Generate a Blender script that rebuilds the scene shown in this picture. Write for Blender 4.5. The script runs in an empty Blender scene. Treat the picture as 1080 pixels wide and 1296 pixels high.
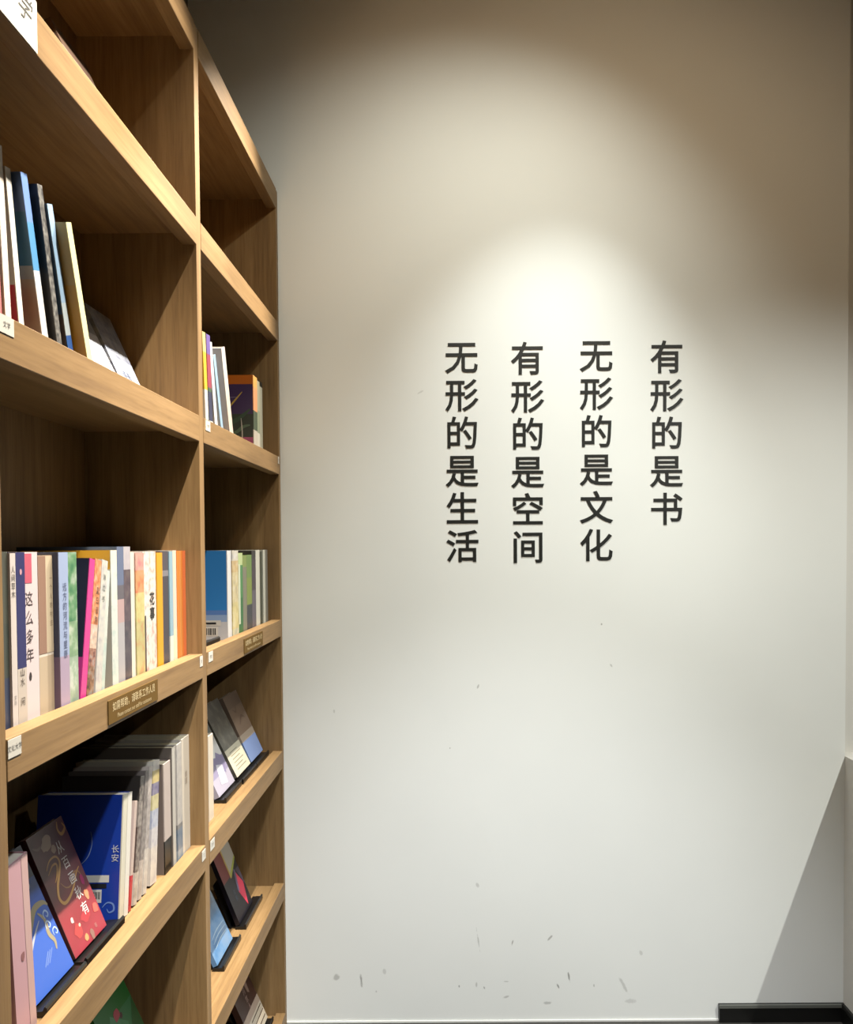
import bpy, bmesh, math, random
from mathutils import Matrix, Vector

random.seed(7)
scene = bpy.context.scene
C = scene.collection
R = math.radians

# ------------------------------------------------------------------ camera
CAM_H = 1.52
cam_d = bpy.data.cameras.new('camera')
cam = bpy.data.objects.new('camera', cam_d); C.objects.link(cam)
cam.matrix_world = (Matrix.Translation((0, 0, CAM_H)) @ Matrix.Rotation(R(90 - 1.633), 4, 'X')
                    @ Matrix.Rotation(R(-0.342), 4, 'Z'))
cam_d.sensor_fit = 'VERTICAL'
cam_d.sensor_height = 36.0
cam_d.lens = 1050.0 / 1296.0 * 36.0
cam_d.shift_x = -(570.3 - 540.0) / 1296.0
cam_d.shift_y = (720.5 - 648.0) / 1296.0
cam_d.clip_start = 0.02
scene.camera = cam

# ------------------------------------------------------------------ world, exposure
w = bpy.data.worlds.new('world'); scene.world = w; w.use_nodes = True
w.node_tree.nodes['Background'].inputs[0].default_value = (0.9, 0.92, 1.0, 1)
w.node_tree.nodes['Background'].inputs[1].default_value = 0.05
vs = scene.view_settings
vs.view_transform = 'Standard'; vs.look = 'None'; vs.gamma = 1.0; vs.exposure = 0.0
vs.use_curve_mapping = False
scene.cycles.max_bounces = 8
scene.cycles.diffuse_bounces = 5
scene.cycles.sample_clamp_indirect = 6.0
scene.cycles.use_denoising = True

# ------------------------------------------------------------------ lamps (ceiling spotlights): position, aim, watts, cone, blend, radius, colour
CEIL = 3.45
SPOTS = [
    # name key, loc, aim point, W, cone deg, blend, radius, colour
    ('bookcase', (0.02, 1.153, 3.23), (-0.53, 0.913, 1.903), 500, 75.0, 0.50, 0.014, (1.0, 0.90, 0.76)),
    ('bookcase', (0.02, 1.712, 3.23), (-0.53, 1.500, 1.478), 340, 53.0, 0.60, 0.014, (1.0, 0.90, 0.76)),
    ('bookcase', (0.02, 2.450, 3.23), (-0.53, 1.856, 1.516), 590, 53.3, 0.66, 0.014, (1.0, 0.90, 0.76)),
    ('wall', (0.416, 1.981, 3.23), (0.200, 2.606, 0.577), 138, 58.9, 0.97, 0.03, (0.96, 1.0, 0.97)),
    ('wall', (0.350, 1.553, 3.23), (-0.024, 2.606, 1.897), 55, 91.8, 0.94, 0.03, (0.98, 1.0, 0.90)),
    ('partition', (2.085, 0.406, 3.23), (0.622, 2.606, -0.172), 350, 66.0, 0.80, 0.012, (0.99, 1.0, 0.93)),
    ('aisle', (0.300, 0.606, 3.23), (0.056, 2.606, -1.800), 400, 51.8, 0.80, 0.04, (0.96, 0.98, 1.0)),
    ('upper', (0.600, 1.206, 3.23), (0.500, 2.606, 1.729), 28, 120.0, 0.88, 0.03, (1.0, 0.74, 0.46)),
]

# ------------------------------------------------------------------ helpers
def lin(h):
    h = h.lstrip('#')
    v = [int(h[i:i + 2], 16) / 255 for i in (0, 2, 4)]
    return tuple(((c + .055) / 1.055) ** 2.4 if c > .04045 else c / 12.92 for c in v) + (1.0,)

PAPER = 0.47      # reflectance of printed paper relative to the swatch value
def ink(h):
    h = h.lstrip('#')
    out = ''
    for i in (0, 2, 4):
        c = lin(h)[i // 2] * PAPER
        c = 1.055 * c ** (1 / 2.4) - .055 if c > .0031308 else 12.92 * c
        out += '%02x' % round(c * 255)
    return '#' + out

_m = {}
def plain(hexc, rough=0.5, spec=0.5, metal=0.0):
    k = ('plain', hexc, rough, spec, metal)
    if k in _m: return _m[k]
    m = bpy.data.materials.new('plain_' + hexc.strip('#')); m.use_nodes = True
    b = m.node_tree.nodes['Principled BSDF']
    b.inputs['Base Color'].default_value = lin(hexc)
    b.inputs['Roughness'].default_value = rough
    b.inputs['Specular IOR Level'].default_value = spec
    b.inputs['Metallic'].default_value = metal
    _m[k] = m
    return m

def nd(nt, t, **kw):
    n = nt.nodes.new(t)
    for k, v in kw.items(): setattr(n, k, v)
    return n

def wood(name, axis, c0, c1, c2):
    """oak veneer, grain along axis (0 x, 1 y, 2 z) in object space"""
    m = bpy.data.materials.new(name); m.use_nodes = True
    nt = m.node_tree; b = nt.nodes['Principled BSDF']; L = nt.links.new
    tc = nd(nt, 'ShaderNodeTexCoord'); mp = nd(nt, 'ShaderNodeMapping')
    sc = [42.0, 42.0, 42.0]; sc[axis] = 2.2
    mp.inputs['Scale'].default_value = sc
    L(tc.outputs['Object'], mp.inputs['Vector'])
    oi = nd(nt, 'ShaderNodeObjectInfo')
    ad = nd(nt, 'ShaderNodeVectorMath', operation='ADD')
    ml = nd(nt, 'ShaderNodeMath', operation='MULTIPLY'); ml.inputs[1].default_value = 30
    L(oi.outputs['Random'], ml.inputs[0]); L(mp.outputs[0], ad.inputs[0]); L(ml.outputs[0], ad.inputs[1])
    n1 = nd(nt, 'ShaderNodeTexNoise'); n1.inputs['Scale'].default_value = 1.0
    n1.inputs['Detail'].default_value = 5; n1.inputs['Roughness'].default_value = .62; n1.inputs['Distortion'].default_value = .35
    L(ad.outputs[0], n1.inputs['Vector'])
    n2 = nd(nt, 'ShaderNodeTexNoise'); n2.inputs['Scale'].default_value = 5.0; n2.inputs['Detail'].default_value = 3
    L(ad.outputs[0], n2.inputs['Vector'])
    cr = nd(nt, 'ShaderNodeValToRGB'); e = cr.color_ramp.elements
    e[0].position = .30; e[0].color = lin(c0); e[1].position = .72; e[1].color = lin(c2)
    x = e.new(.5); x.color = lin(c1)
    L(n1.outputs['Fac'], cr.inputs[0])
    mx = nd(nt, 'ShaderNodeMix', data_type='RGBA', blend_type='MULTIPLY'); mx.inputs[0].default_value = .35
    c2r = nd(nt, 'ShaderNodeValToRGB'); c2r.color_ramp.elements[0].position = .32; c2r.color_ramp.elements[0].color = (.55, .5, .45, 1)
    c2r.color_ramp.elements[1].position = .55
    L(n2.outputs['Fac'], c2r.inputs[0]); L(cr.outputs[0], mx.inputs[6]); L(c2r.outputs[0], mx.inputs[7])
    L(mx.outputs[2], b.inputs['Base Color'])
    b.inputs['Roughness'].default_value = .52; b.inputs['Specular IOR Level'].default_value = .25
    bp = nd(nt, 'ShaderNodeBump'); bp.inputs['Strength'].default_value = .06; bp.inputs['Distance'].default_value = .002
    L(n2.outputs['Fac'], bp.inputs['Height']); L(bp.outputs[0], b.inputs['Normal'])
    return m

OAK = ('#695236', '#755d3d', '#806746')
M_oak_y = wood('oak_along_shelf', 1, *OAK)
M_oak_z = wood('oak_upright', 2, *OAK)

def paint_wall(name, col, marks=()):
    """matt emulsion with faint roller relief, soft grime clouds and scuff marks of their own shape"""
    m = bpy.data.materials.new(name); m.use_nodes = True
    nt = m.node_tree; b = nt.nodes['Principled BSDF']; L = nt.links.new
    tc = nd(nt, 'ShaderNodeTexCoord')
    n = nd(nt, 'ShaderNodeTexNoise'); n.inputs['Scale'].default_value = 1.7; n.inputs['Detail'].default_value = 4
    L(tc.outputs['Object'], n.inputs['Vector'])
    cr = nd(nt, 'ShaderNodeValToRGB'); e = cr.color_ramp.elements
    base = lin(col); e[0].position = .3; e[0].color = tuple(c * .955 for c in base[:3]) + (1,); e[1].position = .65; e[1].color = base
    L(n.outputs['Fac'], cr.inputs[0])
    last = cr.outputs[0]
    wob = nd(nt, 'ShaderNodeTexNoise'); wob.inputs['Scale'].default_value = 60; wob.inputs['Detail'].default_value = 2
    L(tc.outputs['Object'], wob.inputs['Vector'])
    for (x, z, lx, lz, ang, dark) in marks:
        mp = nd(nt, 'ShaderNodeMapping', vector_type='TEXTURE')
        mp.inputs['Location'].default_value = (x, 0, z)
        mp.inputs['Rotation'].default_value = (0, -R(ang), 0)
        mp.inputs['Scale'].default_value = (lx * .85, 50, lz * .85)
        L(tc.outputs['Object'], mp.inputs['Vector'])
        ln = nd(nt, 'ShaderNodeVectorMath', operation='LENGTH'); L(mp.outputs[0], ln.inputs[0])
        ad = nd(nt, 'ShaderNodeMath', operation='MULTIPLY_ADD'); ad.inputs[1].default_value = 1.6
        L(wob.outputs['Fac'], ad.inputs[0]); L(ln.outputs['Value'], ad.inputs[2])
        mr = nd(nt, 'ShaderNodeMapRange'); mr.inputs['From Min'].default_value = 1.9; mr.inputs['From Max'].default_value = 1.4
        mr.inputs['To Max'].default_value = dark * .72
        L(ad.outputs[0], mr.inputs['Value'])
        mx = nd(nt, 'ShaderNodeMix', data_type='RGBA'); mx.inputs[7].default_value = lin('#55524c')
        L(mr.outputs[0], mx.inputs[0]); L(last, mx.inputs[6]); last = mx.outputs[2]
    L(last, b.inputs['Base Color'])
    b.inputs['Roughness'].default_value = .75; b.inputs['Specular IOR Level'].default_value = .2
    f = nd(nt, 'ShaderNodeTexNoise'); f.inputs['Scale'].default_value = 220; f.inputs['Detail'].default_value = 2
    L(tc.outputs['Object'], f.inputs['Vector'])
    bp = nd(nt, 'ShaderNodeBump'); bp.inputs['Strength'].default_value = .05; bp.inputs['Distance'].default_value = .001
    L(f.outputs['Fac'], bp.inputs['Height']); L(bp.outputs[0], b.inputs['Normal'])
    return m

def floor_mat():
    m = bpy.data.materials.new('dark_stone'); m.use_nodes = True
    nt = m.node_tree; b = nt.nodes['Principled BSDF']; L = nt.links.new
    tc = nd(nt, 'ShaderNodeTexCoord'); n = nd(nt, 'ShaderNodeTexNoise'); n.inputs['Scale'].default_value = 6; n.inputs['Detail'].default_value = 6
    L(tc.outputs['Object'], n.inputs['Vector'])
    cr = nd(nt, 'ShaderNodeValToRGB'); cr.color_ramp.elements[0].color = lin('#2b2a29'); cr.color_ramp.elements[1].color = lin('#45423f')
    L(n.outputs['Fac'], cr.inputs[0]); L(cr.outputs[0], b.inputs['Base Color'])
    b.inputs['Roughness'].default_value = .4
    return m

def printed(name, stops, h, mottle=None, rough=.38, axis=2, grad=False):
    """flat print on a book: bands of colour up the height (metres), a few of them painted shade, with an optional blotchy picture"""
    m = bpy.data.materials.new(name); m.use_nodes = True
    nt = m.node_tree; b = nt.nodes['Principled BSDF']; L = nt.links.new
    b.inputs['Roughness'].default_value = rough; b.inputs['Specular IOR Level'].default_value = .4
    if len(stops) == 1 and not mottle:
        b.inputs['Base Color'].default_value = lin(ink(stops[0][1])); return m
    tc = nd(nt, 'ShaderNodeTexCoord')
    sx = nd(nt, 'ShaderNodeSeparateXYZ'); L(tc.outputs['Object'], sx.inputs[0])
    dv = nd(nt, 'ShaderNodeMath', operation='DIVIDE'); dv.inputs[1].default_value = h; L(sx.outputs[axis], dv.inputs[0])
    cr = nd(nt, 'ShaderNodeValToRGB'); cr.color_ramp.interpolation = 'EASE' if grad else 'CONSTANT'
    el = cr.color_ramp.elements
    el[0].position = 0; el[0].color = lin(ink(stops[0][1]))
    if len(stops) > 1:
        el[1].position = stops[1][0]; el[1].color = lin(ink(stops[1][1]))
        for p, c in stops[2:]:
            x = el.new(p); x.color = lin(ink(c))
    else:
        el[1].position = 1; el[1].color = lin(ink(stops[0][1]))
    L(dv.outputs[0], cr.inputs[0]); last = cr.outputs[0]
    if mottle:
        cols, sc, amt = mottle
        n = nd(nt, 'ShaderNodeTexNoise'); n.inputs['Scale'].default_value = sc; n.inputs['Detail'].default_value = 3
        L(tc.outputs['Object'], n.inputs['Vector'])
        c2 = nd(nt, 'ShaderNodeValToRGB'); e = c2.color_ramp.elements
        e[0].position = .35; e[0].color = lin(ink(cols[0])); e[1].position = .65; e[1].color = lin(ink(cols[-1]))
        for i, c in enumerate(cols[1:-1]):
            x = e.new(.35 + .3 * (i + 1) / (len(cols) - 1)); x.color = lin(ink(c))
        L(n.outputs['Fac'], c2.inputs[0])
        mx = nd(nt, 'ShaderNodeMix', data_type='RGBA'); mx.inputs[0].default_value = amt
        L(last, mx.inputs[6]); L(c2.outputs[0], mx.inputs[7]); last = mx.outputs[2]
    L(last, b.inputs['Base Color'])
    return m

def tag(o, label, cat, group=None, kind=None):
    if label: o['label'] = label
    if cat: o['category'] = cat
    if group: o['group'] = group
    if kind: o['kind'] = kind
    return o

def empty(name, loc=(0, 0, 0)):
    o = bpy.data.objects.new(name, None); C.objects.link(o); o.location = loc
    o.empty_display_size = .05
    return o

def link_mesh(name, me, mats, parent=None):
    if not isinstance(mats, (list, tuple)): mats = [mats]
    for m in mats: me.materials.append(m)
    o = bpy.data.objects.new(name, me); C.objects.link(o)
    if parent: o.parent = parent
    return o

def bm_box(bm, x0, x1, y0, y1, z0, z1, mi=0):
    v = [bm.verts.new(p) for p in ((x0, y0, z0), (x1, y0, z0), (x1, y1, z0), (x0, y1, z0), (x0, y0, z1), (x1, y0, z1), (x1, y1, z1), (x0, y1, z1))]
    for f in ((0, 3, 2, 1), (4, 5, 6, 7), (0, 1, 5, 4), (1, 2, 6, 5), (2, 3, 7, 6), (3, 0, 4, 7)):
        bm.faces.new([v[i] for i in f]).material_index = mi

def box(name, b, mats, parent=None, bevel=0.0):
    bm = bmesh.new(); bm_box(bm, *b)
    if bevel:
        bmesh.ops.bevel(bm, geom=list(bm.edges), offset=bevel, segments=2, affect='EDGES', profile=.5)
    me = bpy.data.meshes.new(name); bm.to_mesh(me); bm.free()
    return link_mesh(name, me, mats, parent)

def prism(name, prof, y0, y1, mats, parent=None, bevel=0.0):
    """profile in (x, z) swept along y"""
    bm = bmesh.new()
    a = [bm.verts.new((x, y0, z)) for x, z in prof]; c = [bm.verts.new((x, y1, z)) for x, z in prof]
    n = len(prof)
    bm.faces.new(a); bm.faces.new(c[::-1])
    for i in range(n): bm.faces.new((a[i], c[i], c[(i + 1) % n], a[(i + 1) % n]))
    bmesh.ops.recalc_face_normals(bm, faces=bm.faces)
    if bevel: bmesh.ops.bevel(bm, geom=list(bm.edges), offset=bevel, segments=2, affect='EDGES', profile=.5)
    me = bpy.data.meshes.new(name); bm.to_mesh(me); bm.free()
    return link_mesh(name, me, mats, parent)

# text as mesh, in its own XY plane, cached
_g = {}
def glyphs(s, size, extrude=0.0, offset=0.0, spacing=1.0):
    k = (s, size, extrude, offset, spacing)
    if k not in _g:
        cu = bpy.data.curves.new('lettering', 'FONT'); cu.body = s; cu.size = size
        cu.align_x = 'CENTER'; cu.align_y = 'TOP_BASELINE'; cu.extrude = extrude; cu.offset = offset
        cu.resolution_u = 3; cu.space_character = spacing
        o = bpy.data.objects.new('lettering', cu); C.objects.link(o)
        dg = bpy.context.evaluated_depsgraph_get(); dg.update()
        me = bpy.data.meshes.new_from_object(o.evaluated_get(dg))
        bpy.data.objects.remove(o); bpy.data.curves.remove(cu)
        me.materials.clear()
        _g[k] = [(v.co.x, v.co.y, v.co.z) for v in me.vertices], [tuple(p.vertices) for p in me.polygons]
        bpy.data.meshes.remove(me)
    return _g[k]

FACES = {  # text/print plane (u, v, normal) -> book space
    'spine': lambda u, v, n, W, T: (n, u, v),
    'front': lambda u, v, n, W, T: (-u, T + n, v),
    'back': lambda u, v, n, W, T: (-W + u, -n, v),
}

def mesh_on(name, verts, faces, mat, parent, face, W, T, lift=.0003):
    fn = FACES[face]
    me = bpy.data.meshes.new(name)
    me.from_pydata([fn(u, v, n + lift, W, T) for u, v, n in verts], [], faces); me.update()
    return link_mesh(name, me, mat, parent)

def poly(name, pts, col, parent, face, W, T, lift=.0003):
    return mesh_on(name, [(u, v, 0) for u, v in pts], [tuple(range(len(pts)))], plain(ink(col), .4) if isinstance(col, str) else col, parent, face, W, T, lift)

def ribbon_vf(pts, width, taper=True):
    vs, fs = [], []
    n = len(pts)
    for i, (u, v) in enumerate(pts):
        a = pts[max(0, i - 1)]; b = pts[min(n - 1, i + 1)]
        d = Vector((b[0] - a[0], b[1] - a[1])).normalized(); p = Vector((-d.y, d.x))
        wd = width * .5 * ((math.sin(math.pi * (i + .35) / (n - .3)) * .8 + .25) if taper else 1)
        vs += [(u + p.x * wd, v + p.y * wd, 0), (u - p.x * wd, v - p.y * wd, 0)]
    for i in range(n - 1): fs.append((2 * i, 2 * i + 1, 2 * i + 3, 2 * i + 2))
    return vs, fs

def smooth(pts, k=5):
    out = []
    n = len(pts)
    for i in range(n - 1):
        p0 = pts[max(0, i - 1)]; p1 = pts[i]; p2 = pts[i + 1]; p3 = pts[min(n - 1, i + 2)]
        for j in range(k):
            t = j / k
            out.append(tuple(.5 * ((2 * p1[a]) + (-p0[a] + p2[a]) * t + (2 * p0[a] - 5 * p1[a] + 4 * p2[a] - p3[a]) * t * t + (-p0[a] + 3 * p1[a] - 3 * p2[a] + p3[a]) * t ** 3) for a in (0, 1)))
    out.append(pts[-1])
    return out

def ribbon(name, pts, width, col, parent, face, W, T, lift=.0003, k=5, taper=True):
    vs, fs = ribbon_vf(smooth(pts, k), width, taper)
    return mesh_on(name, vs, fs, plain(ink(col), .4), parent, face, W, T, lift)

def blob(cx, cy, rx, ry, n=14, wob=0.0, ang=0.0, seed=0):
    r = random.Random(seed); out = []
    for i in range(n):
        t = 2 * math.pi * i / n; k = 1 + r.uniform(-wob, wob)
        x, y = rx * k * math.cos(t), ry * k * math.sin(t)
        out.append((cx + x * math.cos(ang) - y * math.sin(ang), cy + x * math.sin(ang) + y * math.cos(ang)))
    return out

def text(name, s, size, u, v, col, parent, face, W, T, lift=.0004, vertical=False, pitch=1.08, offset=0.0):
    mat = plain(ink(col), .4)
    if not vertical:
        vs, fs = glyphs(s, size, 0, offset)
        return mesh_on(name, [(x + u, y + v, 0) for x, y, z in vs], fs, mat, parent, face, W, T, lift)
    V, F = [], []
    for i, ch in enumerate(s):
        if ch == ' ': continue
        vs, fs = glyphs(ch, size, 0, offset); o = len(V)
        V += [(x + u, y + v - i * size * pitch, 0) for x, y, z in vs]
        F += [tuple(j + o for j in f) for f in fs]
    return mesh_on(name, V, F, mat, parent, face, W, T, lift)

# ------------------------------------------------------------------ the room
YW = 2.606          # back wall
XP = 1.245          # partition on the right
marks = [(-.372, .145, .012, .012, 0, .55), (-.292, .135, .006, .022, 5, .85), (-.218, .165, .007, .012, 0, .35), (-.245, .1, .004, .006, 0, .5),
         (.082, .26, .003, .04, 8, .5), (.08, .44, .007, .009, 20, .4), (.19, .255, .004, .011, -10, .8), (.31, .27, .004, .014, -45, .7),
         (.37, .145, .004, .022, 10, .9), (.335, .115, .004, .010, 25, .9), (.45, .115, .003, .006, 0, .6), (.545, .115, .006, .038, 28, .4),
         (.17, .08, .014, .005, 20, .5), (.075, .12, .004, .01, 0, .5), (.3, .06, .016, .006, 0, .5), (.60, .22, .006, .010, 30, .35),
         (.17, .13, .012, .003, 0, .5), (.02, .115, .003, .005, 0, .8), (.10, .11, .003, .006, 20, .7), (.565, .065, .02, .010, 0, .3),
         (-.005, .88, .003, .004, 0, .8), (.475, 1.27, .003, .004, 0, .8), (.505, 1.14, .003, .008, 30, .5), (.085, 1.075, .003, .009, -20, .6),
         (-.37, 1.0, .004, .008, 0, .4), (-.09, 2.0, .012, .003, 30, .3)]
M_wall = paint_wall('white_emulsion', '#d9dbd8', marks)
M_wall2 = paint_wall('white_emulsion_plain', '#cfcdc7')
M_dark = paint_wall('dark_wall_paint', '#57514b')
M_ceil = paint_wall('ceiling_paint', '#cdc6bc')
M_floor = floor_mat()

def struct(name, b, m, bevel=0):
    o = box(name, b, m, None, bevel); o['kind'] = 'structure'; return o

struct('wall_back', (-0.80, XP, YW, YW + .12, 0, CEIL), M_wall)
struct('wall_left', (-0.92, -0.80, -3.2, YW + .12, 0, CEIL), M_dark)
struct('wall_front', (-0.92, 3.6, -3.32, -3.2, 0, CEIL), M_dark)
struct('wall_far', (XP, 3.6, YW + .05, YW + .12, 0, CEIL), M_wall2)
struct('wall_side', (3.6, 3.72, -3.32, YW + .12, 0, CEIL), M_dark)
struct('wall_right', (XP, XP + .06, -1.2, YW + .05, 0, .847), M_wall2)
struct('floor', (-0.92, 3.72, -3.32, YW + .12, -.1, 0), M_floor)
struct('ceiling', (-0.92, 3.72, -3.32, YW + .12, CEIL, CEIL + .1), M_ceil)

M_black = plain('#0d0d0c', .35)
bb = prism('baseboard_back', [(0, 0), (.014, 0), (.014, .047), (.010, .056), (0, .056)], 0, XP - .846, M_black)
# profile is (depth, height): turn it so that the run lies along the wall
bb.matrix_world = Matrix(((0, 1, 0, .846), (-1, 0, 0, YW), (0, 0, 1, 0), (0, 0, 0, 1)))
bb['kind'] = 'structure'
br = prism('baseboard_right', [(0, 0), (-.012, 0), (-.012, .047), (-.008, .056), (0, .056)], -1.2, YW - .014, M_black)
br.location.x = XP; br['kind'] = 'structure'
cap = box('metal_cap', (.846, XP - .012, YW - .0165, YW - .0105, .0475, .0575), plain('#5a5c57', .4), None)
cap.parent = bb; cap.matrix_parent_inverse = bb.matrix_world.inverted()
tr = box('reflection_strip_1', (-0.53, .846, YW - .004, YW, 0.0005, .006), plain('#d8d8d4', .3), None); tr['kind'] = 'structure'  # thin pale strip modelled in place of the reflection along the floor edge

# ------------------------------------------------------------------ ceiling spotlights
M_lamp = plain('#1b1b1b', .4)
def lathe(name, prof, n, mat, parent):
    bm = bmesh.new(); rings = []
    for r, z in prof: rings.append([bm.verts.new((r * math.cos(2 * math.pi * i / n), r * math.sin(2 * math.pi * i / n), z)) for i in range(n)])
    for a, b in zip(rings, rings[1:]):
        for i in range(n): bm.faces.new((a[i], a[(i + 1) % n], b[(i + 1) % n], b[i]))
    bm.faces.new(rings[0][::-1])
    bmesh.ops.recalc_face_normals(bm, faces=bm.faces)
    me = bpy.data.meshes.new(name); bm.to_mesh(me); bm.free()
    for p in me.polygons: p.use_smooth = True
    return link_mesh(name, me, mat, parent)

spot_labels = ['black track spotlight over the aisle, first of three aimed at the bookcase',
               'black track spotlight over the aisle, middle of three aimed at the bookcase',
               'black track spotlight over the aisle, nearest the wall of three aimed at the bookcase',
               'black track spotlight pointing down along the lettered wall',
               'black track spotlight tilted towards the left side of the lettered wall',
               'black track spotlight beyond the low partition on the right',
               'black track spotlight over the aisle tilted towards the foot of the wall',
               'dim black track spotlight tilted towards the top of the wall'
]
for i, (key, loc, aim, W_, cone, blend, rad, col) in enumerate(SPOTS):
    L_ = Vector(loc); d = (Vector(aim) - L_).normalized()
    root = empty('track_spotlight', (loc[0], loc[1], CEIL)); tag(root, spot_labels[i], 'spotlight', 'ceiling track spotlights')
    q = d.to_track_quat('-Z', 'Y')
    h = lathe('lamp_housing', [(.0, .13), (.038, .13), (.04, .125), (.04, .0), (.036, .0), (.036, .03), (.012, .05)], 20, M_lamp, root)
    h.location = L_ - root.location - d * .012; h.rotation_mode = 'QUATERNION'; h.rotation_quaternion = q
    # stem up to the ceiling
    s0 = L_ - d * .09 - root.location
    st = box('stem', (s0.x - .007, s0.x + .007, s0.y - .007, s0.y + .007, s0.z + .03, -.02), M_lamp, root)
    box('track_adapter', (s0.x - .018, s0.x + .018, s0.y - .06, s0.y + .06, -.022, -.0005), M_lamp, root, .002)
    ld = bpy.data.lights.new('spot', 'SPOT'); ld.energy = W_; ld.spot_size = R(cone); ld.spot_blend = blend
    ld.shadow_soft_size = rad; ld.color = col
    lo = bpy.data.objects.new('spot', ld); C.objects.link(lo); lo.location = loc; lo.rotation_mode = 'QUATERNION'; lo.rotation_quaternion = q
    lo.parent = root; lo.matrix_parent_inverse = Matrix.Translation(-root.location)

# ------------------------------------------------------------------ the bookcase
XF = -0.53; XB = -0.775
ST = [2.621, 2.2136, 1.7986, 1.2923, .8803, .4616, .046]      # top of each front batten
SB = [2.560, 2.1560, 1.7440, 1.2400, .8250, .4095, .0]        # its bottom
case = empty('bookcase', (XF, 1.78, 0))
tag(case, 'tall light oak bookcase with open shelves against the left wall', 'bookcase')
inv = Matrix.Translation(-case.location)
def cpart(name, b, mat, bevel=0.0, parent=None):
    """oak board with its origin at its own low corner so that the grain differs board to board"""
    o = box(name, (0, b[1] - b[0], 0, b[3] - b[2], 0, b[5] - b[4]), mat, None, bevel)
    p = parent or case
    o.parent = p; o.location = Vector((b[0], b[2], b[4])) - (case.location if p is case else Vector(p['at']))
    o['at'] = (b[0], b[2], b[4])
    return o

uprights = [(.152, .182), (.952, .982), (1.765, 1.795), (2.583, 2.605)]
for (a, b_) in uprights: cpart('upright_panel', (XB, XF - .0008, a, b_, 0, ST[0] - .002), M_oak_z, .0008)
bays = [(.182, .952), (.982, 1.765), (1.795, 2.583)]
for a, b_ in bays: cpart('back_panel', (XB - .009, XB, a - .012, b_ + .012, 0.002, ST[0] - .01), M_oak_z)
shelves = {}
for si in range(7):
    for bi, (a, b_) in enumerate(bays):
        t, bt = ST[si], SB[si]
        if si == 6: s = cpart('shelf_board', (XB + .0005, XF - .0305, a + .0005, b_ - .0005, t - .033, t - .009), M_oak_y)
        else: s = cpart('shelf_board', (XB + .0005, XF - .0305, a + .0005, b_ - .0005, t - .033, t - .009), M_oak_y)
        cpart('front_batten', (XF - .03, XF, a + .0004, b_ - .0004, bt, t), M_oak_y, .0012, s)
        shelves[(si, bi)] = s
bt_front = XF

def on_batten(name, si, bi, y0, y1, z0, z1, mat, th=.0006, bevel=0):
    s = shelves[(si, bi)]
    o = box(name, (XF + .0002, XF + .0002 + th, y0, y1, z0, z1), mat)
    o.parent = s; o.matrix_parent_inverse = Matrix.Translation(-Vector(s['at']))
    return o
def batten_text(name, si, bi, s_, size, yc, zc, col, th):
    s = shelves[(si, bi)]
    vs, fs = glyphs(s_, size)
    me = bpy.data.meshes.new(name)
    me.from_pydata([(XF + .0002 + th + .0003, yc + x, zc + y) for x, y, z in vs], [], fs)
    o = link_mesh(name, me, plain(col, .45)); o.parent = s; o.matrix_parent_inverse = Matrix.Translation(-Vector(s['at']))
    return o
M_label = plain('#a9a7a0', .5)
def sticker(si, bi, y0, y1, z0, z1, s_='文学'):
    o = on_batten('shelf_label', si, bi, y0, y1, z0, z1, M_label)
    o['label'] = 'small white printed shelf sticker'
    batten_text('sticker_print', si, bi, s_, .0082, (y0 + y1) / 2, (z0 + z1) / 2 - .003, '#3a3a3c', .0006)
sticker(3, 1, .9835, 1.014, 1.268, 1.2905, '文化大学')
sticker(3, 1, 1.743, 1.7625, 1.267, 1.289, '史')
sticker(3, 2, 1.806, 1.838, 1.268, 1.290, '历史')
sticker(4, 1, 1.738, 1.763, .853, .8745, '艺')
sticker(4, 2, 1.799, 1.831, .853, .8745, '艺术')
sticker(2, 1, .9835, 1.017, 1.776, 1.7975, '文学')
sticker(2, 2, 1.808, 1.843, 1.774, 1.7965, '小说')
sticker(2, 2, 2.566, 2.5815, 1.776, 1.798, '史')
M_plaque = plain('#54401f', .75, .08)
for bi, y0, y1 in ((1, 1.272, 1.487), (2, 2.115, 2.324)):
    p = on_batten('shelf_plaque', 3, bi, y0, y1, 1.246, 1.2835, M_plaque, .0015)
    p['label'] = 'bronze coloured notice plaque with pale lettering'
    yc = (y0 + y1) / 2
    batten_text('plaque_print', 3, bi, '如需帮助，请联系工作人员', .0155, yc, 1.2655, '#b3a27c', .0015)
    batten_text('plaque_print', 3, bi, 'Please contact our staff for assistance', .0098, yc, 1.2518, '#a3926c', .0015)

# handwritten card on the upper left batten
card = box('card', (XF + .0004, XF + .0014, .972, 1.0885, 2.1570, 2.2225), plain('#b4b1aa', .5))
cardroot = card; card.name = 'paper_card'
tag(card, 'white paper card with handwritten characters fixed to the upper left shelf edge', 'card')
for ch, yc, zc, s_ in (('文', 1.012, 2.192, .036), ('学', 1.056, 2.184, .036)):
    vs, fs = glyphs(ch, s_)
    me = bpy.data.meshes.new('handwriting')
    me.from_pydata([(XF + .0018, yc + x + y * .25, zc + y) for x, y, z in vs], [], fs)
    o = link_mesh('handwriting', me, plain('#3c3c3a', .6), card)

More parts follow.
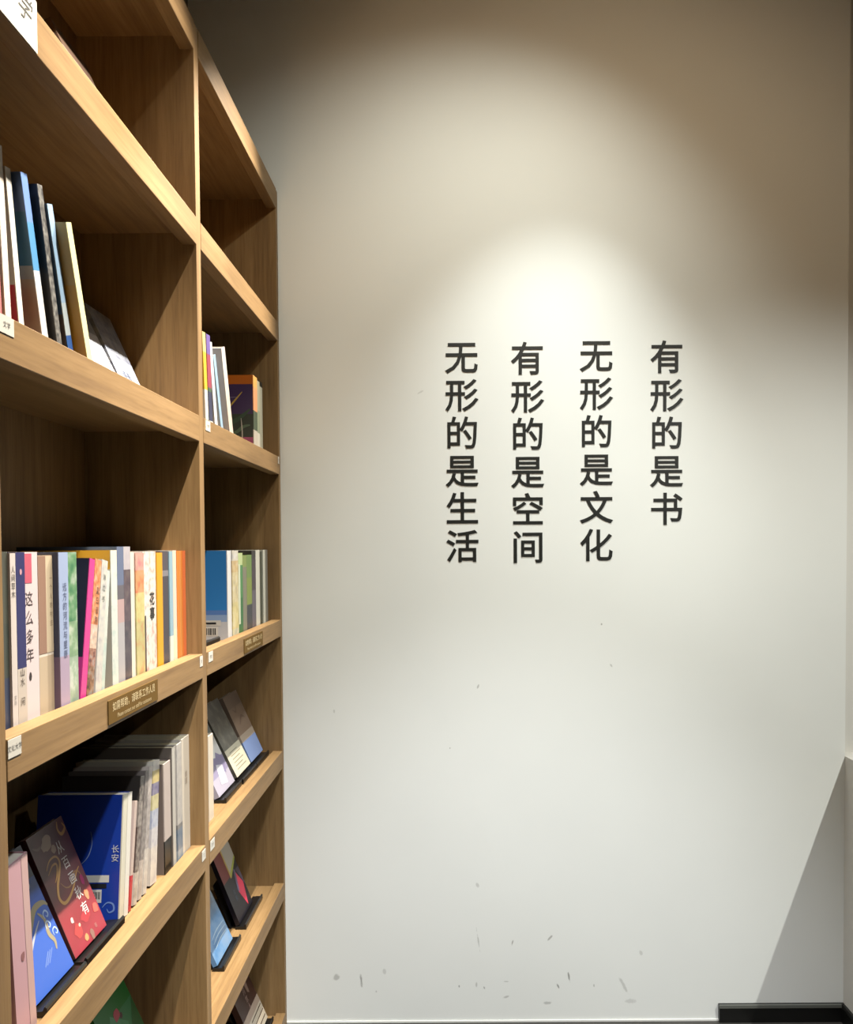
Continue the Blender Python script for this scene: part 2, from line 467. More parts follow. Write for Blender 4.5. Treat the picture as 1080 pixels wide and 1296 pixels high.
# ------------------------------------------------------------------ wall lettering
M_letter = plain('#191a17', .45)
columns = [('无形的是生活', .0385, 2.108, .1178, 'leftmost column of six black Chinese characters on the white wall'),
           ('有形的是空间', .244, 2.103, .1176, 'second column from left, six black Chinese characters on the white wall'),
           ('无形的是文化', .459, 2.111, .1183, 'third column from left, six black Chinese characters under the brightest light'),
           ('有形的是书', .679, 2.105, .1183, 'rightmost and shortest column, five black Chinese characters on the white wall')]
for s_, x0, z0, dz, lab in columns:
    root = empty('wall_lettering', (x0, YW, z0 - dz * (len(s_) - 1) - .05)); tag(root, lab, 'lettering', 'wall lettering columns')
    for i, ch in enumerate(s_):
        vs, fs = glyphs(ch, .107, .0008, .0012)
        me = bpy.data.meshes.new('character')
        me.from_pydata([(x, -z - .0011, y - .0407) for x, y, z in vs], [], fs)
        o = link_mesh('character', me, M_letter, root); o.location = (0, 0, z0 - i * dz - root.location.z)

# ------------------------------------------------------------------ books
M_pages = plain('#98927f', .8, .2)
M_pages_w = plain('#a6a39b', .8, .2)
def book(X, Y, z, T, H_, lean, D, spine, label, group, board=None, mottle=None, pages=None, smottle=None, pose='spine', rough=.38, grad=False):
    """book space: spine in the plane x = 0 facing +x, thickness 0..T along y, pages behind (-x), z up.
       pose 'spine': spine to the aisle, lean = degrees of tilt of the top towards the camera end of the shelf
       pose 'face' : front cover to the aisle, lean = degrees tipped back"""
    root = empty('book'); tag(root, label, 'book', group)
    hs = [(0, spine)] if isinstance(spine, str) else spine
    hb = hs if board is None else ([(0, board)] if isinstance(board, str) else board)
    ms = printed('spine_print', hs, H_, smottle if smottle else mottle, rough); mb = printed('cover_print', hb, H_, mottle, rough, grad=grad)
    bt = .0012 if T < .03 else .0022
    bm = bmesh.new()
    bm_box(bm, -D, -bt, 0, bt, 0, H_, 0); bm_box(bm, -D, -bt, T - bt, T, 0, H_, 0)
    bm_box(bm, -bt, 0, 0, T, 0, H_, 1)
    me = bpy.data.meshes.new('cover'); bm.to_mesh(me); bm.free()
    link_mesh('cover', me, [mb, ms], root)
    e = .0015
    box('page_block', (-D + e, -bt, bt, T - bt, e, H_ - e), pages or M_pages, root)
    a = R(lean)
    if pose == 'spine':
        lift = T * math.sin(-a) if a < 0 else 0
        root.matrix_world = Matrix.Translation((X, Y, z + lift + .0004)) @ Matrix.Rotation(a, 4, 'X')
    else:
        # front cover towards the aisle: Y is the end nearer the camera, X the foot of the cover
        root.matrix_world = (Matrix.Translation((X, Y, z)) @ Matrix.Rotation(-a, 4, 'Y') @ Matrix.Translation((-T, 0, 0)) @ Matrix.Rotation(R(-90), 4, 'Z'))
    root['W'] = D; root['T'] = T
    return root

def zb(si): return ST[si] - .009

# --- eye-level shelf, left bay ----------------------------------------------------------------
G = 'books in the long row on the middle left shelf'
z3 = zb(3)
def up(si, X, Y, T, H_, spine, label, group, **kw):
    return book(X, Y, zb(si), T, H_, 0, kw.pop('D', .15), spine, label, group, **kw)
b = up(3, -.570, 1.034, .0326, .232, [(0, '#3d4763'), (.3, '#4a5049'), (.6, '#53564c')], 'dark grey-green book at the left end of the middle left row', G)
b = up(3, -.567, 1.0672, .0135, .230, '#e6dcd8', 'slim white book with grey title beside the navy one', G)
text('spine_title', '人间草木', .010, .0068, .205, '#55504f', b, 'spine', .15, .0135, vertical=True)
text('spine_author', '文丛', .006, .0068, .04, '#8a8484', b, 'spine', .15, .0135, vertical=True)
b = up(3, -.567, 1.0813, .0229, .231, [(0, '#d9cfc4'), (.335, '#2b2c6c')], 'navy-spined book with cream lower third', G)
text('spine_title', '山水 闲', .012, .0115, .068, '#6a5f58', b, 'spine', .15, .0229, vertical=True)
poly('spine_mark', blob(.012, .205, .003, .004), '#d8a7b4', b, 'spine', .15, .0229)
b = up(3, -.572, 1.1048, .0431, .231, '#f0dfe2', 'thick pinkish-white book with red block atop its spine', G)
poly('spine_block', [(.0, .189), (.027, .189), (.027, .229), (.0, .229)], '#d9607a', b, 'spine', .15, .0431)
text('spine_title', '这么多年', .021, .0185, .160, '#5a4a4e', b, 'spine', .15, .0431, vertical=True, pitch=1.22)
poly('spine_mark', blob(.0185, .062, .0035, .006), '#33292b', b, 'spine', .15, .0431)
text('spine_author', '著', .008, .0185, .108, '#776a6c', b, 'spine', .15, .0431, vertical=True)
b = up(3, -.572, 1.1485, .042, .226, [(0, '#d3c0a4'), (.37, '#f2e9da'), (.385, '#cdb59a')], 'tan and cream book in shrink wrap, slightly shorter', G, board='#a98672')
poly('spine_band', [(.0, .088), (.022, .088), (.022, .225), (.0, .225)], '#a5806c', b, 'spine', .15, .042)
poly('spine_band', [(.022, .088), (.0418, .088), (.0418, .225), (.022, .225)], '#e5d3b4', b, 'spine', .15, .042)
text('spine_title', '一个人的村庄', .0085, .036, .19, '#6e5c45', b, 'spine', .15, .042, vertical=True, pitch=1.5)
b = up(3, -.563, 1.1911, .0291, .230, [(0, '#b9a5c0'), (.34, '#a9bbe2')], 'lavender-blue spined book with slate cover and mauve foot', G, board=[(0, '#9a83a6'), (.34, '#565d7c')])
text('spine_title', '远方的河流与星辰', .013, .017, .175, '#5a668f', b, 'spine', .15, .0291, vertical=True)
b = up(3, -.566, 1.2209, .034, .230, [(0, '#cfd6d0'), (.32, '#a8c0a0'), (.55, '#4f8f62')], 'green leafy-patterned book with pale foot', G, smottle=(('#dfe8da', '#7fae7d', '#3d7d55'), 45, .55), board='#6d8a9a')
b = book(-.565, 1.2575, z3, .0185, .221, -11.2, .14, '#e2409a', 'magenta-spined book leaning right with dark navy cover', G, board=[(0, '#c0388c'), (.3, '#23253c')])
b = book(-.565, 1.2785, z3, .0235, .219, -11.2, .14, [(0, '#3a2c2a'), (.22, '#7a4c52'), (.35, '#e9d6c8'), (.52, '#f2955e')], 'orange-topped leaning book with black foot', G, smottle=(('#2e2526', '#f0b080', '#f6ece2'), 90, .35), board='#d0554a')
text('spine_title', '夏日漫游', .012, .016, .165, '#6b4038', b, 'spine', .14, .0235, vertical=True, pitch=1.3)
b = book(-.565, 1.3100, z3, .0225, .217, -9.5, .14, '#d5d5d0', 'grey-white leaning book next to the orange-topped one', G, smottle=(('#b9b2b8', '#dadbd6', '#efe4d6'), 60, .6))
text('spine_title', '海边书', .011, .012, .185, '#6c7a7a', b, 'spine', .14, .0225, vertical=True, pitch=1.6)
b = book(-.566, 1.3355, z3, .0122, .200, -9, .14, [(0, '#c4d8d2'), (.4, '#e6e8e0'), (.75, '#dfe6e6')], 'thin pastel green-white leaning book before the yellow-covered one', G, smottle=(('#b4cfc6', '#eceee6'), 60, .5))
b = up(3, -.565, 1.3792, .025, .232, [(0, '#d8e0de'), (.6, '#ecefe4'), (.9, '#f6f2dc')], 'white-spined book with yellow cover behind leaning books', G, board=[(0, '#d8d4c8'), (.86, '#ffc23c')], smottle=(('#b5d2cc', '#e8ece6', '#f7f3e0'), 55, .5))
b = up(3, -.565, 1.4048, .0283, .238, [(0, '#b9b7bd'), (.45, '#c5a8a8'), (.62, '#6b6670'), (.72, '#6c7a9a')], 'tall slate-blue book rising above its neighbours', G, board='#5d6d8c', D=.17)
b = up(3, -.565, 1.4337, .0295, .238, [(0, '#4a4a58'), (.45, '#5d4f5a'), (.83, '#e3dfe8')], 'tall dark plum book with white top', G, D=.17, smottle=(('#39353d', '#6a5862', '#8a8078'), 60, .35))
b = up(3, -.565, 1.4638, .0177, .228, '#f0e8dc', 'narrow cream-white book right of the dark plum book', G)
b = up(3, -.563, 1.4822, .0399, .226, [(0, '#c2bb84'), (.45, '#d5cf8c'), (.68, '#e8805c'), (.86, '#d890a4')], 'book with red-pink top and olive-yellow lower spine', G, smottle=(('#efd9a8', '#d3cf86', '#e06a48'), 55, .35))
b = up(3, -.565, 1.5226, .0663, .229, [(0, '#ebe4dc'), (.4, '#f2eee6')], 'thick white book with red floral specks and dark title', G, smottle=(('#f6f2ec', '#f0e9e0', '#c96a55'), 75, .5))
poly('spine_band', [(.0, .0), (.012, .0), (.012, .11), (.0, .11)], '#50403c', b, 'spine', .15, .0663)
text('spine_title', '花事', .026, .044, .13, '#2d2a28', b, 'spine', .15, .0663, vertical=True, offset=.0006)
b = up(3, -.563, 1.5895, .0307, .226, '#f0ac1c', 'mustard-yellow book on the middle left shelf', G)
b = up(3, -.567, 1.6209, .0452, .229, [(0, '#4b4850'), (.78, '#8b8890'), (.83, '#57525a')], 'dark charcoal book between yellow and light blue ones', G)
b = up(3, -.565, 1.6667, .0195, .228, [(0, '#ecebe2'), (.25, '#9cc0d2')], 'light blue book with white foot', G)
b = up(3, -.565, 1.6869, .0213, .230, [(0, '#f3e6cc'), (.3, '#ecdccc')], 'thin cream book before the two orange ones', G)
b = up(3, -.564, 1.7088, .0367, .229, '#f08a3e', 'orange book, left of the two at the row end', G)
poly('spine_band', [(.014, 0), (.026, 0), (.026, .229), (.014, .229)], '#f4a45a', b, 'spine', .15, .0367)
b = up(3, -.564, 1.7461, .0182, .229, '#ea7a48', 'reddish-orange book against the oak divider', G)

# --- second shelf down, left bay: leaning left ------------------------------------------------
G = 'books leaning left on the upper left shelf'
z2 = zb(2)
b = book(-.605, 1.1200, z2, .0155, .273, 3.5, .16, [(0, '#c2203c'), (.35, '#d8b4b4'), (.5, '#efe4de')], 'pinkish-white book with crimson foot at upper left edge', G, smottle=(('#e9dcd8', '#f4ece6'), 80, .3))
b = book(-.602, 1.1385, z2, .0152, .272, 4, .16, '#efe6da', 'tall speckled cream-white book on the upper left shelf', G, smottle=(('#d9c9bd', '#f4efe6'), 120, .4))
b = book(-.600, 1.1730, z2, .0138, .250, 8, .16, '#f3f2ea', 'white book with red block low on its cover', G, board=[(0, '#cfc5bb'), (.14, '#c7283a'), (.38, '#d8cfc6')])
b = book(-.590, 1.2217, z2, .0178, .257, 14, .16, [(0, '#eeecee'), (.42, '#dfe5ee'), (.5, '#5da2d8'), (.75, '#7b9fe0')], 'bright blue book fading to grey-white at the foot', G, board=[(0, '#b9ada2'), (.45, '#a9b4c0'), (.52, '#3d7fae'), (.8, '#5c7fbf')])
b = book(-.582, 1.2499, z2, .0145, .253, 13.8, .16, '#5a5a5c', 'black book with grey spine on the upper left shelf', G, board='#0f1420', smottle=(('#2c2c30', '#8e8e8c', '#c8c6c0'), 110, .5))
b = book(-.578, 1.2768, z2, .0165, .236, 16.6, .15, [(0, '#3f72c4'), (.22, '#cfe0ea'), (.42, '#a9cdf0')], 'slim sky-blue book leaning on the black one', G, board=[(0, '#6c6a74'), (.35, '#4a78b8')])
b = book(-.562, 1.3061, z2, .0175, .221, 19.3, .15, '#f3ecb4', 'pale yellow book leaning rightmost of the upper left row', G, board=[(0, '#d9b45c'), (.6, '#cdb878')])

# --- face-out books and their easels ----------------------------------------------------------
M_easel = plain('#0c0c0d', .3)
def easel(X, Y, Wd, si, label, group, lean=22, back=.13):
    """black plastic book rest: foot, upturned lip and sloping back plate"""
    root = empty('book_rest', (X, Y, zb(si) + .0004)); tag(root, label, 'book stand', group)
    prism('lip', [(-.012, 0), (.0185, 0), (.0185, .013), (.0150, .016), (.012, .009), (-.012, .0075)], 0, Wd, M_easel, root, .0006)
    s, c = math.sin(R(lean)), math.cos(R(lean))
    x0 = -.028
    prism('back_plate', [(x0, .0), (x0 + .0035, .0), (x0 + .0035 - s * back, c * back), (x0 - s * back, c * back)], .004, Wd - .004, M_easel, root)
    prism('foot', [(-.012, 0), (-.012, .0035), (-.13, .0035), (-.13, 0)], .01, Wd - .01, M_easel, root)
    return root
def face(X, Y, Wd, si, H_, lean, T, front, label, group, spine=None, rest=None, zoff=.0085, **kw):
    b = book(X, Y, zb(si) + zoff + T * math.sin(R(lean)), T, H_, lean, Wd, spine or front, label, group, board=front, pose='face', **kw)
    if rest: easel(X, Y + (-.004 if len(rest) < 3 else rest[2]), Wd + .008 + (0 if len(rest) < 4 else rest[3]), si, rest[0], rest[1], lean)
    return b

GR = 'black book rests on the shelves'
# upper left shelf, two pale covers
G = 'face-out books on the upper shelves'
b = face(-.610, 1.440, .152, 2, .222, 26, .016, [(0, '#e9eaf0'), (.34, '#cdd2e2'), (.62, '#8d8f96')], 'white face-out book, left one beside the yellow book', G, rest=None, zoff=.001)  # white cover; greyer upper bands are shelf shade put into the colour
for i in range(7):
    poly('cover_text_line', [(.02, .022 + i * .007), (.125 - (i % 3) * .012, .022 + i * .007), (.125 - (i % 3) * .012, .0238 + i * .007), (.02, .0238 + i * .007)], '#9aa0b4', b, 'front', .152, .016)
text('cover_title', '散文', .026, .05, .10, '#6c769c', b, 'front', .152, .016)
b = face(-.610, 1.600, .115, 2, .210, 24, .014, [(0, '#c9d2ea'), (.5, '#7f8494'), (.7, '#4c4a4c')], 'bluish face-out book right of the white one, upper left shelf', G, spine='#2e2c30', rest=None, zoff=.001, mottle=(('#8c96b4', '#c9d2ea', '#e9eef8'), 60, .35))  # darker upper bands paint the shade over the top of this cover
text('cover_title', '诗选', .022, .05, .06, '#5c6a90', b, 'front', .115, .014)
# top shelf
b = face(-.582, 1.435, .135, 1, .228, 24, .018, [(0, '#dcd6cc'), (.55, '#dcd6cc'), (.78, '#5d4638')], 'brown and white book peeking over the top left shelf edge', G, rest=None, zoff=.001)

# lower left shelf: blue wave cover, brown cover
G = 'face-out books on the lower shelves'
b = face(-.579, 1.131, .119, 4, .200, 23, .012, [(0, '#4068c8'), (.6, '#3e62bd'), (.75, '#48506c')], 'blue wave-patterned face-out book beside the pink spine', G, rest=('black book rest under the blue wave cover', GR))  # dull slate top band is painted shade, the cover itself is blue
W_, T_ = .119, .012
ribbon('cover_swirl', [(.0, .050), (.03, .066), (.06, .090), (.085, .108), (.11, .108), (.119, .100)], .010, '#a79a74', b, 'front', W_, T_)
ribbon('cover_swirl', [(.0, .040), (.03, .055), (.06, .076), (.085, .09)], .004, '#b9bdc8', b, 'front', W_, T_)
ribbon('cover_swirl', [(.088, .100), (.098, .085), (.094, .065), (.100, .050), (.096, .038)], .008, '#a59b7c', b, 'front', W_, T_)
for (u, v) in ((.065, .118), (.078, .132), (.092, .142), (.07, .148), (.10, .075), (.11, .06), (.105, .09)):
    ribbon('cover_foam', [(u - .006, v - .004), (u - .005, v + .004), (u + .002, v + .006), (u + .006, v), (u + .002, v - .004), (u - .001, v - .001)], .0026, '#bcd6f6', b, 'front', W_, T_, .0004, 4)
poly('cover_cloud', blob(.012, .045, .014, .007, wob=.2, seed=3), '#f2f0f2', b, 'front', W_, T_, .0004)
poly('cover_cloud', blob(.006, .088, .004, .006, wob=.2, seed=4), '#f2f0f2', b, 'front', W_, T_, .0004)
for i in range(3): ribbon('cover_line', [(.055 + i * .006, .030), (.075 + i * .006, .045)], .0012, '#8fa8e0', b, 'front', W_, T_, .0003, 2, False)

b = face(-.583, 1.264, .116, 4, .200, 21.5, .014, [(0, '#b83a4c'), (.25, '#b03a44'), (.52, '#6e4844')], 'brown-red face-out book with golden swirls and white calligraphy', G, rest=('black book rest under the brown-red cover', GR, 0.0, .024), mottle=(('#5a3c3c', '#8a444a', '#744240'), 14, .35), spine='#4a2c2c', grad=True)
W_, T_ = .116, .014
gold = '#d8a65c'
ribbon('cover_swirl', [(.018, .140), (.035, .150), (.055, .150), (.060, .138), (.045, .122), (.030, .108), (.022, .092), (.030, .080), (.050, .082), (.072, .092), (.092, .106), (.106, .112)], .0055, gold, b, 'front', W_, T_)
ribbon('cover_swirl', [(.018, .132), (.038, .141), (.050, .138), (.040, .124), (.028, .116)], .0038, gold, b, 'front', W_, T_)
ribbon('cover_swirl', [(.040, .110), (.050, .098), (.066, .096), (.082, .108), (.096, .108), (.102, .098), (.096, .086)], .003, '#a87f52', b, 'front', W_, T_)
ribbon('cover_swirl', [(.096, .196), (.090, .184), (.096, .174), (.112, .180), (.108, .190)], .0055, gold, b, 'front', W_, T_)
poly('cover_moon', blob(.046, .176, .017, .011, 18, .14, .3, 5), '#bda189', b, 'front', W_, T_)
poly('cover_moon', blob(.058, .162, .007, .007, 10, .25, 0, 6), '#bda189', b, 'front', W_, T_)
ribbon('cover_swirl', [(.006, .182), (.018, .176), (.032, .178)], .004, '#8a6656', b, 'front', W_, T_)
text('cover_title', '从百画秋有', .0220, .076, .150, '#fffaf4', b, 'front', W_, T_, .0006, True, 1.22)
for (u, v, rx, ry, c, sd) in ((.030, .050, .004, .005, '#f2d9d0', 1), (.096, .066, .006, .009, '#f0946c', 2), (.104, .038, .009, .008, '#e8685c', 3), (.050, .012, .006, .006, '#f0a26c', 4), (.068, .008, .006, .008, '#9a7468', 5), (.044, .036, .003, .003, '#f0c8b4', 6), (.100, .090, .006, .010, '#b02c68', 7), (.036, .030, .012, .012, '#c24848', 8), (.070, .040, .016, .010, '#b83e46', 9)):
    poly('cover_lantern', blob(u, v, rx, ry, 12, .18, 0, sd), c, b, 'front', W_, T_, .0003 if sd > 7 else .0005)
text('cover_author', '著', .008, .086, .012, '#c98a84', b, 'front', W_, T_, .0005)

# pink spine book at the left end
G4 = 'spine-out books on the lower left shelf'
b = book(-.566, 1.0608, zb(4), .0496, .242, 4.1, .15, '#dcaeb8', 'thick dusty-pink book at the lower left shelf end', G4, pages=M_pages_w, board='#c79aa6')
poly('spine_band', [(.033, 0), (.049, 0), (.049, .242), (.033, .242)], '#e2bcb8', b, 'spine', .15, .0496)
poly('spine_mark', blob(.024, .110, .004, .007, 10, .2, 0, 2), '#a0686a', b, 'spine', .15, .0496)
# navy book with cream spine
b = book(-.575, 1.4124, zb(4), .0385, .212, -8, .150, '#e6e2cf', 'royal-blue book with cream spine leaning right', G4, board='#1f46b4', pages=M_pages_w, rough=.3)
W_, T_ = .15, .0385
poly('spine_band', [(.019, 0), (.0382, 0), (.0382, .212), (.019, .212)], '#f1eee4', b, 'spine', W_, T_)
text('cover_title', '长安', .014, .139, .115, '#e8ecf4', b, 'back', W_, T_, .0004, True)
ribbon('cover_line', [(.095, .150), (.098, .130), (.094, .112), (.088, .102), (.080, .094)], .0014, '#9fb4e6', b, 'back', W_, T_)
poly('price_sticker', [(.090, .064), (.130, .064), (.130, .076), (.090, .076)], '#e8e8e2', b, 'back', W_, T_)
poly('price_sticker', [(.090, .030), (.118, .030), (.118, .052), (.090, .052)], '#e4e4e0', b, 'back', W_, T_)
poly('price_sticker', [(.090, .054), (.126, .054), (.126, .062), (.090, .062)], '#20242c', b, 'back', W_, T_)
for i in range(9): poly('barcode_bar', [(.098 + i * .002, .036), (.0988 + i * .002 + (i % 3) * .0003, .036), (.0988 + i * .002 + (i % 3) * .0003, .048), (.098 + i * .002, .048)], '#2a2a2e', b, 'back', W_, T_, .0005)
ribbon('cover_wave', [(.120, .022), (.128, .030), (.138, .028), (.140, .018), (.132, .014), (.128, .020)], .003, '#7ea0ea', b, 'back', W_, T_)
b = book(-.575, 1.4530, zb(4), .0120, .190, -12, .145, [(0, '#cc2238'), (.32, '#d8c2b8')], 'thin pale book with a red foot beside the royal-blue book', G4)
b = book(-.575, 1.4749, zb(4), .0172, .227, -12.5, .145, [(0, '#d8cabd'), (.25, '#5c4a46'), (.6, '#8a827c'), (.8, '#3a3634')], 'slim grey-brown leaning book, left of three thin ones', G4, smottle=(('#4a403c', '#b9ada4', '#e2d8cc'), 90, .4))
b = book(-.575, 1.4984, zb(4), .0168, .230, -12.5, .145, [(0, '#dccfc4'), (.3, '#8f8784'), (.7, '#77706e')], 'slim grey leaning book, middle of three thin ones', G4, smottle=(('#59504c', '#c4bab2'), 100, .4))
b = book(-.575, 1.5220, zb(4), .0182, .232, -11, .145, [(0, '#e6ddd2'), (.35, '#b0a8a6'), (.75, '#c9c0ba')], 'slim pale grey leaning book, right of three thin ones', G4, smottle=(('#8a8280', '#e6ded6'), 90, .4))
b = book(-.575, 1.5600, zb(4), .0340, .233, -7, .15, [(0, '#ece2d6'), (.3, '#dcd8dc'), (.45, '#b9c4dc'), (.6, '#d6cc86'), (.72, '#5a528c'), (.82, '#e0c860'), (.92, '#e9e4da')], 'white book with yellow and purple pattern, leaning', G4, smottle=(('#f2ece4', '#d9d4d0', '#8d86a8'), 70, .3))
b = up(4, -.568, 1.6240, .0380, .220, [(0, '#121212'), (.3, '#cdbfb8')], 'beige book with black foot, upright on the lower left shelf', G4, board='#8a7d76')
b = up(4, -.565, 1.6655, .0180, .243, '#cfcac2', 'tall pale grey book upright behind the beige one', G4, D=.19, board='#7d736c')
b = up(4, -.562, 1.6845, .0300, .244, [(0, '#8fa3b4'), (.1, '#4e6c8c'), (.28, '#6c6a6c'), (.32, '#c9c4be')], 'grey-white book with blue landscape at its foot', G4, D=.18, smottle=(('#e0dcd6', '#9aa4ae'), 60, .3))
b = up(4, -.562, 1.7155, .0485, .248, '#e6ddd0', 'thick ivory book against the oak divider, lower left shelf', G4, D=.18)
text('spine_title', '故园', .014, .026, .165, '#b0a294', b, 'spine', .18, .0485, vertical=True)

# second lowest shelf, left bay: green cover
b = face(-.600, 1.530, .145, 5, .215, 24, .012, [(0, '#2f8a4c'), (.4, '#3f8a5a'), (.7, '#1c7a34')], 'green face-out book below the lower left shelf', G, rest=('black book rest under the green cover', GR))
W_, T_ = .145, .012
poly('cover_shape', [(.0, .09), (.05, .16), (.10, .12), (.06, .06)], '#4c9a6c', b, 'front', W_, T_)
poly('cover_shape', [(.10, .10), (.144, .15), (.144, .08)], '#14632c', b, 'front', W_, T_)
poly('cover_shape', [(.06, .0), (.12, .06), (.144, .03), (.144, .0)], '#14632c', b, 'front', W_, T_)
poly('cover_flower', blob(.072, .150, .014, .010, 12, .15, .4, 3), '#c2485c', b, 'front', W_, T_, .0005)
poly('cover_flower', blob(.086, .142, .007, .005, 10, .2, .4, 4), '#5a3038', b, 'front', W_, T_, .0004)

# --- right bay ---------------------------------------------------------------------------------
G2 = 'books on the upper right shelf'
b = book(-.566, 1.9365, z2, .0235, .226, 5, .15, [(0, '#f4efe6'), (.42, '#f3c23c'), (.8, '#f0d890')], 'white and yellow-orange book at the divider, upper right shelf', G2)
b = book(-.566, 1.9650, z2, .0290, .228, 4.3, .15, [(0, '#f2f2f4'), (.12, '#3a4060'), (.42, '#4d6a4c'), (.46, '#a84a60'), (.8, '#7a64b0')], 'purple-red and navy book on the upper right shelf', G2)
b = book(-.570, 2.0300, z2, .0235, .222, 12, .145, '#eef2f8', 'white book leaning left on the upper right shelf', G2)
b = book(-.570, 2.0875, z2, .0195, .205, 20, .14, '#a9cdee', 'light blue thin book leaning left on the upper right shelf', G2, board='#d5e2f0')
b = book(-.564, 2.1454, z2, .0340, .235, 19.6, .15, [(0, '#f4e4da'), (.5, '#efe8e2'), (.9, '#e8dede')], 'cream-white book leaning most in the upper right row', G2, board='#f2eaea')
b = up(2, -.563, 2.3948, .0470, .223, [(0, '#c9c2b4'), (.3, '#4a5a48'), (.55, '#e8a070'), (.85, '#f0b060')], 'purple book with orange top, plant picture and pink foot', G2, board=[(0, '#c25c94'), (.2, '#31402f'), (.5, '#4a3468'), (.88, '#e07a1c')])
W_, T_ = .15, .047
ribbon('cover_streak', [(.045, .085), (.075, .125), (.118, .175)], .005, '#d9b84c', b, 'back', W_, T_)
ribbon('cover_plant', [(.06, .055), (.085, .085), (.11, .10), (.14, .125)], .012, '#2e5236', b, 'back', W_, T_)
ribbon('cover_plant', [(.07, .05), (.10, .06), (.12, .075), (.14, .08)], .009, '#5a7a5c', b, 'back', W_, T_, .0005)
ribbon('cover_line', [(.116, .03), (.117, .06), (.114, .10)], .003, '#e2e2da', b, 'back', W_, T_, .0006)
ribbon('cover_line', [(.06, .158), (.105, .160)], .0016, '#9a90b4', b, 'back', W_, T_, .0005, 2)
ribbon('cover_line', [(.09, .018), (.13, .028)], .002, '#7a3460', b, 'back', W_, T_, .0005, 2)
b = up(2, -.566, 2.4441, .0425, .220, [(0, '#dcd9cc'), (.3, '#9aa48c'), (.6, '#b4b49c')], 'sage-green book on the upper right shelf', G2)
b = up(2, -.568, 2.4878, .0440, .226, [(0, '#b4b4a4'), (.93, '#17130f')], 'grey-green book with black top at the right row end', G2)

G3 = 'books on the middle right shelf'
b = up(3, -.566, 2.1025, .0370, .227, '#eef0f4', 'sky-blue covered book with white spine at the divider', G3, board=[(0, '#dfe3ec'), (.2, '#a4c4f4'), (.28, '#6a98e4'), (.33, '#3a98f0')], D=.16)
W_, T_ = .16, .037
poly('price_sticker', [(.085, .036), (.142, .036), (.142, .050), (.085, .050)], '#eeeeea', b, 'back', W_, T_)
poly('price_sticker', [(.085, .010), (.135, .010), (.135, .034), (.085, .034)], '#f2f2ee', b, 'back', W_, T_)
poly('price_print', [(.09, .040), (.130, .040), (.130, .045), (.09, .045)], '#2c2e34', b, 'back', W_, T_, .0005)
for i in range(9): poly('barcode_bar', [(.092 + i * .0042, .013), (.094 + i * .0042 + (i % 3) * .0006, .013), (.094 + i * .0042 + (i % 3) * .0006, .030), (.092 + i * .0042, .030)], '#3a3c40', b, 'back', W_, T_, .0005)
b = up(3, -.563, 2.1402, .0590, .227, [(0, '#dfe4d0'), (.1, '#e8dc9c'), (.4, '#e0d6b0'), (.75, '#d8b888'), (.88, '#dfe2ea')], 'pale map-patterned book next to the sky-blue one', G3, smottle=(('#f4f2e6', '#e4cf8c', '#8c8478'), 40, .4))
b = up(3, -.563, 2.2000, .0450, .220, [(0, '#2f7a44'), (.45, '#4c9458'), (.85, '#cfe0a4')], 'bright green book on the middle right shelf', G3)
poly('spine_band', [(.0, .03), (.018, .03), (.018, .19), (.0, .19)], '#e4ecd4', b, 'spine', .15, .045)
b = up(3, -.563, 2.2465, .0425, .213, [(0, '#8c8a78'), (.85, '#8fa45c')], 'grey-olive book after the bright green one', G3)
b = up(3, -.563, 2.2900, .0580, .214, [(0, '#3a424c'), (.35, '#8ba04c'), (.7, '#7a9a54')], 'olive-green book with dark slate foot', G3)
b = up(3, -.563, 2.3493, .0470, .225, [(0, '#6c6674'), (.5, '#4c424c'), (.9, '#3a3638')], 'dark mauve-grey book on the middle right shelf', G3)
b = up(3, -.563, 2.3970, .0490, .227, '#e9e9de', 'white book, left of two on the middle right shelf', G3)
b = up(3, -.566, 2.4466, .0430, .222, '#4d5142', 'dark olive book between two white ones', G3)
b = up(3, -.563, 2.4903, .0286, .227, '#e2e4d8', 'white book, right of two on the middle right shelf', G3)
b = up(3, -.566, 2.5196, .0455, .227, '#8f9088', 'grey book at the right end of the middle right shelf', G3)
easel(-.590, 1.905, .145, 3, 'empty black book rest beside the sky-blue book', GR, 22, .055)

# lower right shelf
GL = 'face-out books on the lower right shelves'
b = up(4, -.572, 1.9379, .0380, .203, '#efe4d4', 'cream spine-out book at the divider, lower right shelf', GL)
b = face(-.589, 2.085, .150, 4, .205, 24.5, .014, [(0, '#b9b4c8'), (.2, '#9b94b4'), (.4, '#e8e9e8'), (.66, '#8f948e')], 'white and violet face-out book, left of three', GL, rest=('black book rest under the white and violet cover', GR))
W_, T_ = .15, .014
poly('cover_shape', [(.03, .085), (.10, .100), (.15, .075), (.12, .035), (.07, .065)], '#8d84ac', b, 'front', W_, T_)
poly('cover_shape', [(.05, .02), (.07, .07), (.115, .06), (.10, .012)], '#dcdcec', b, 'front', W_, T_, .0005)
poly('cover_shape', [(.0, .10), (.06, .15), (.13, .12), (.09, .085)], '#f2f2f0', b, 'front', W_, T_, .0004)
b = face(-.587, 2.252, .150, 4, .214, 26, .022, [(0, '#e2ddc6'), (.36, '#7a7872'), (.7, '#6b6862')], 'grey face-out book with a cream paper band, middle of three', GL, rest=('black book rest under the grey cover with cream band', GR), mottle=(('#c9c4b0', '#77746c', '#55524c'), 40, .25), spine='#5a5750')
W_, T_ = .15, .022
poly('paper_band', [(.0, .0), (.15, .0), (.15, .078), (.0, .078)], '#e4dfc8', b, 'front', W_, T_, .0006)
for i in range(6): poly('cover_text_line', [(.03, .014 + i * .010), (.125 - (i % 2) * .02, .014 + i * .010), (.125 - (i % 2) * .02, .0165 + i * .010), (.03, .0165 + i * .010)], '#a09a84', b, 'front', W_, T_, .0009)
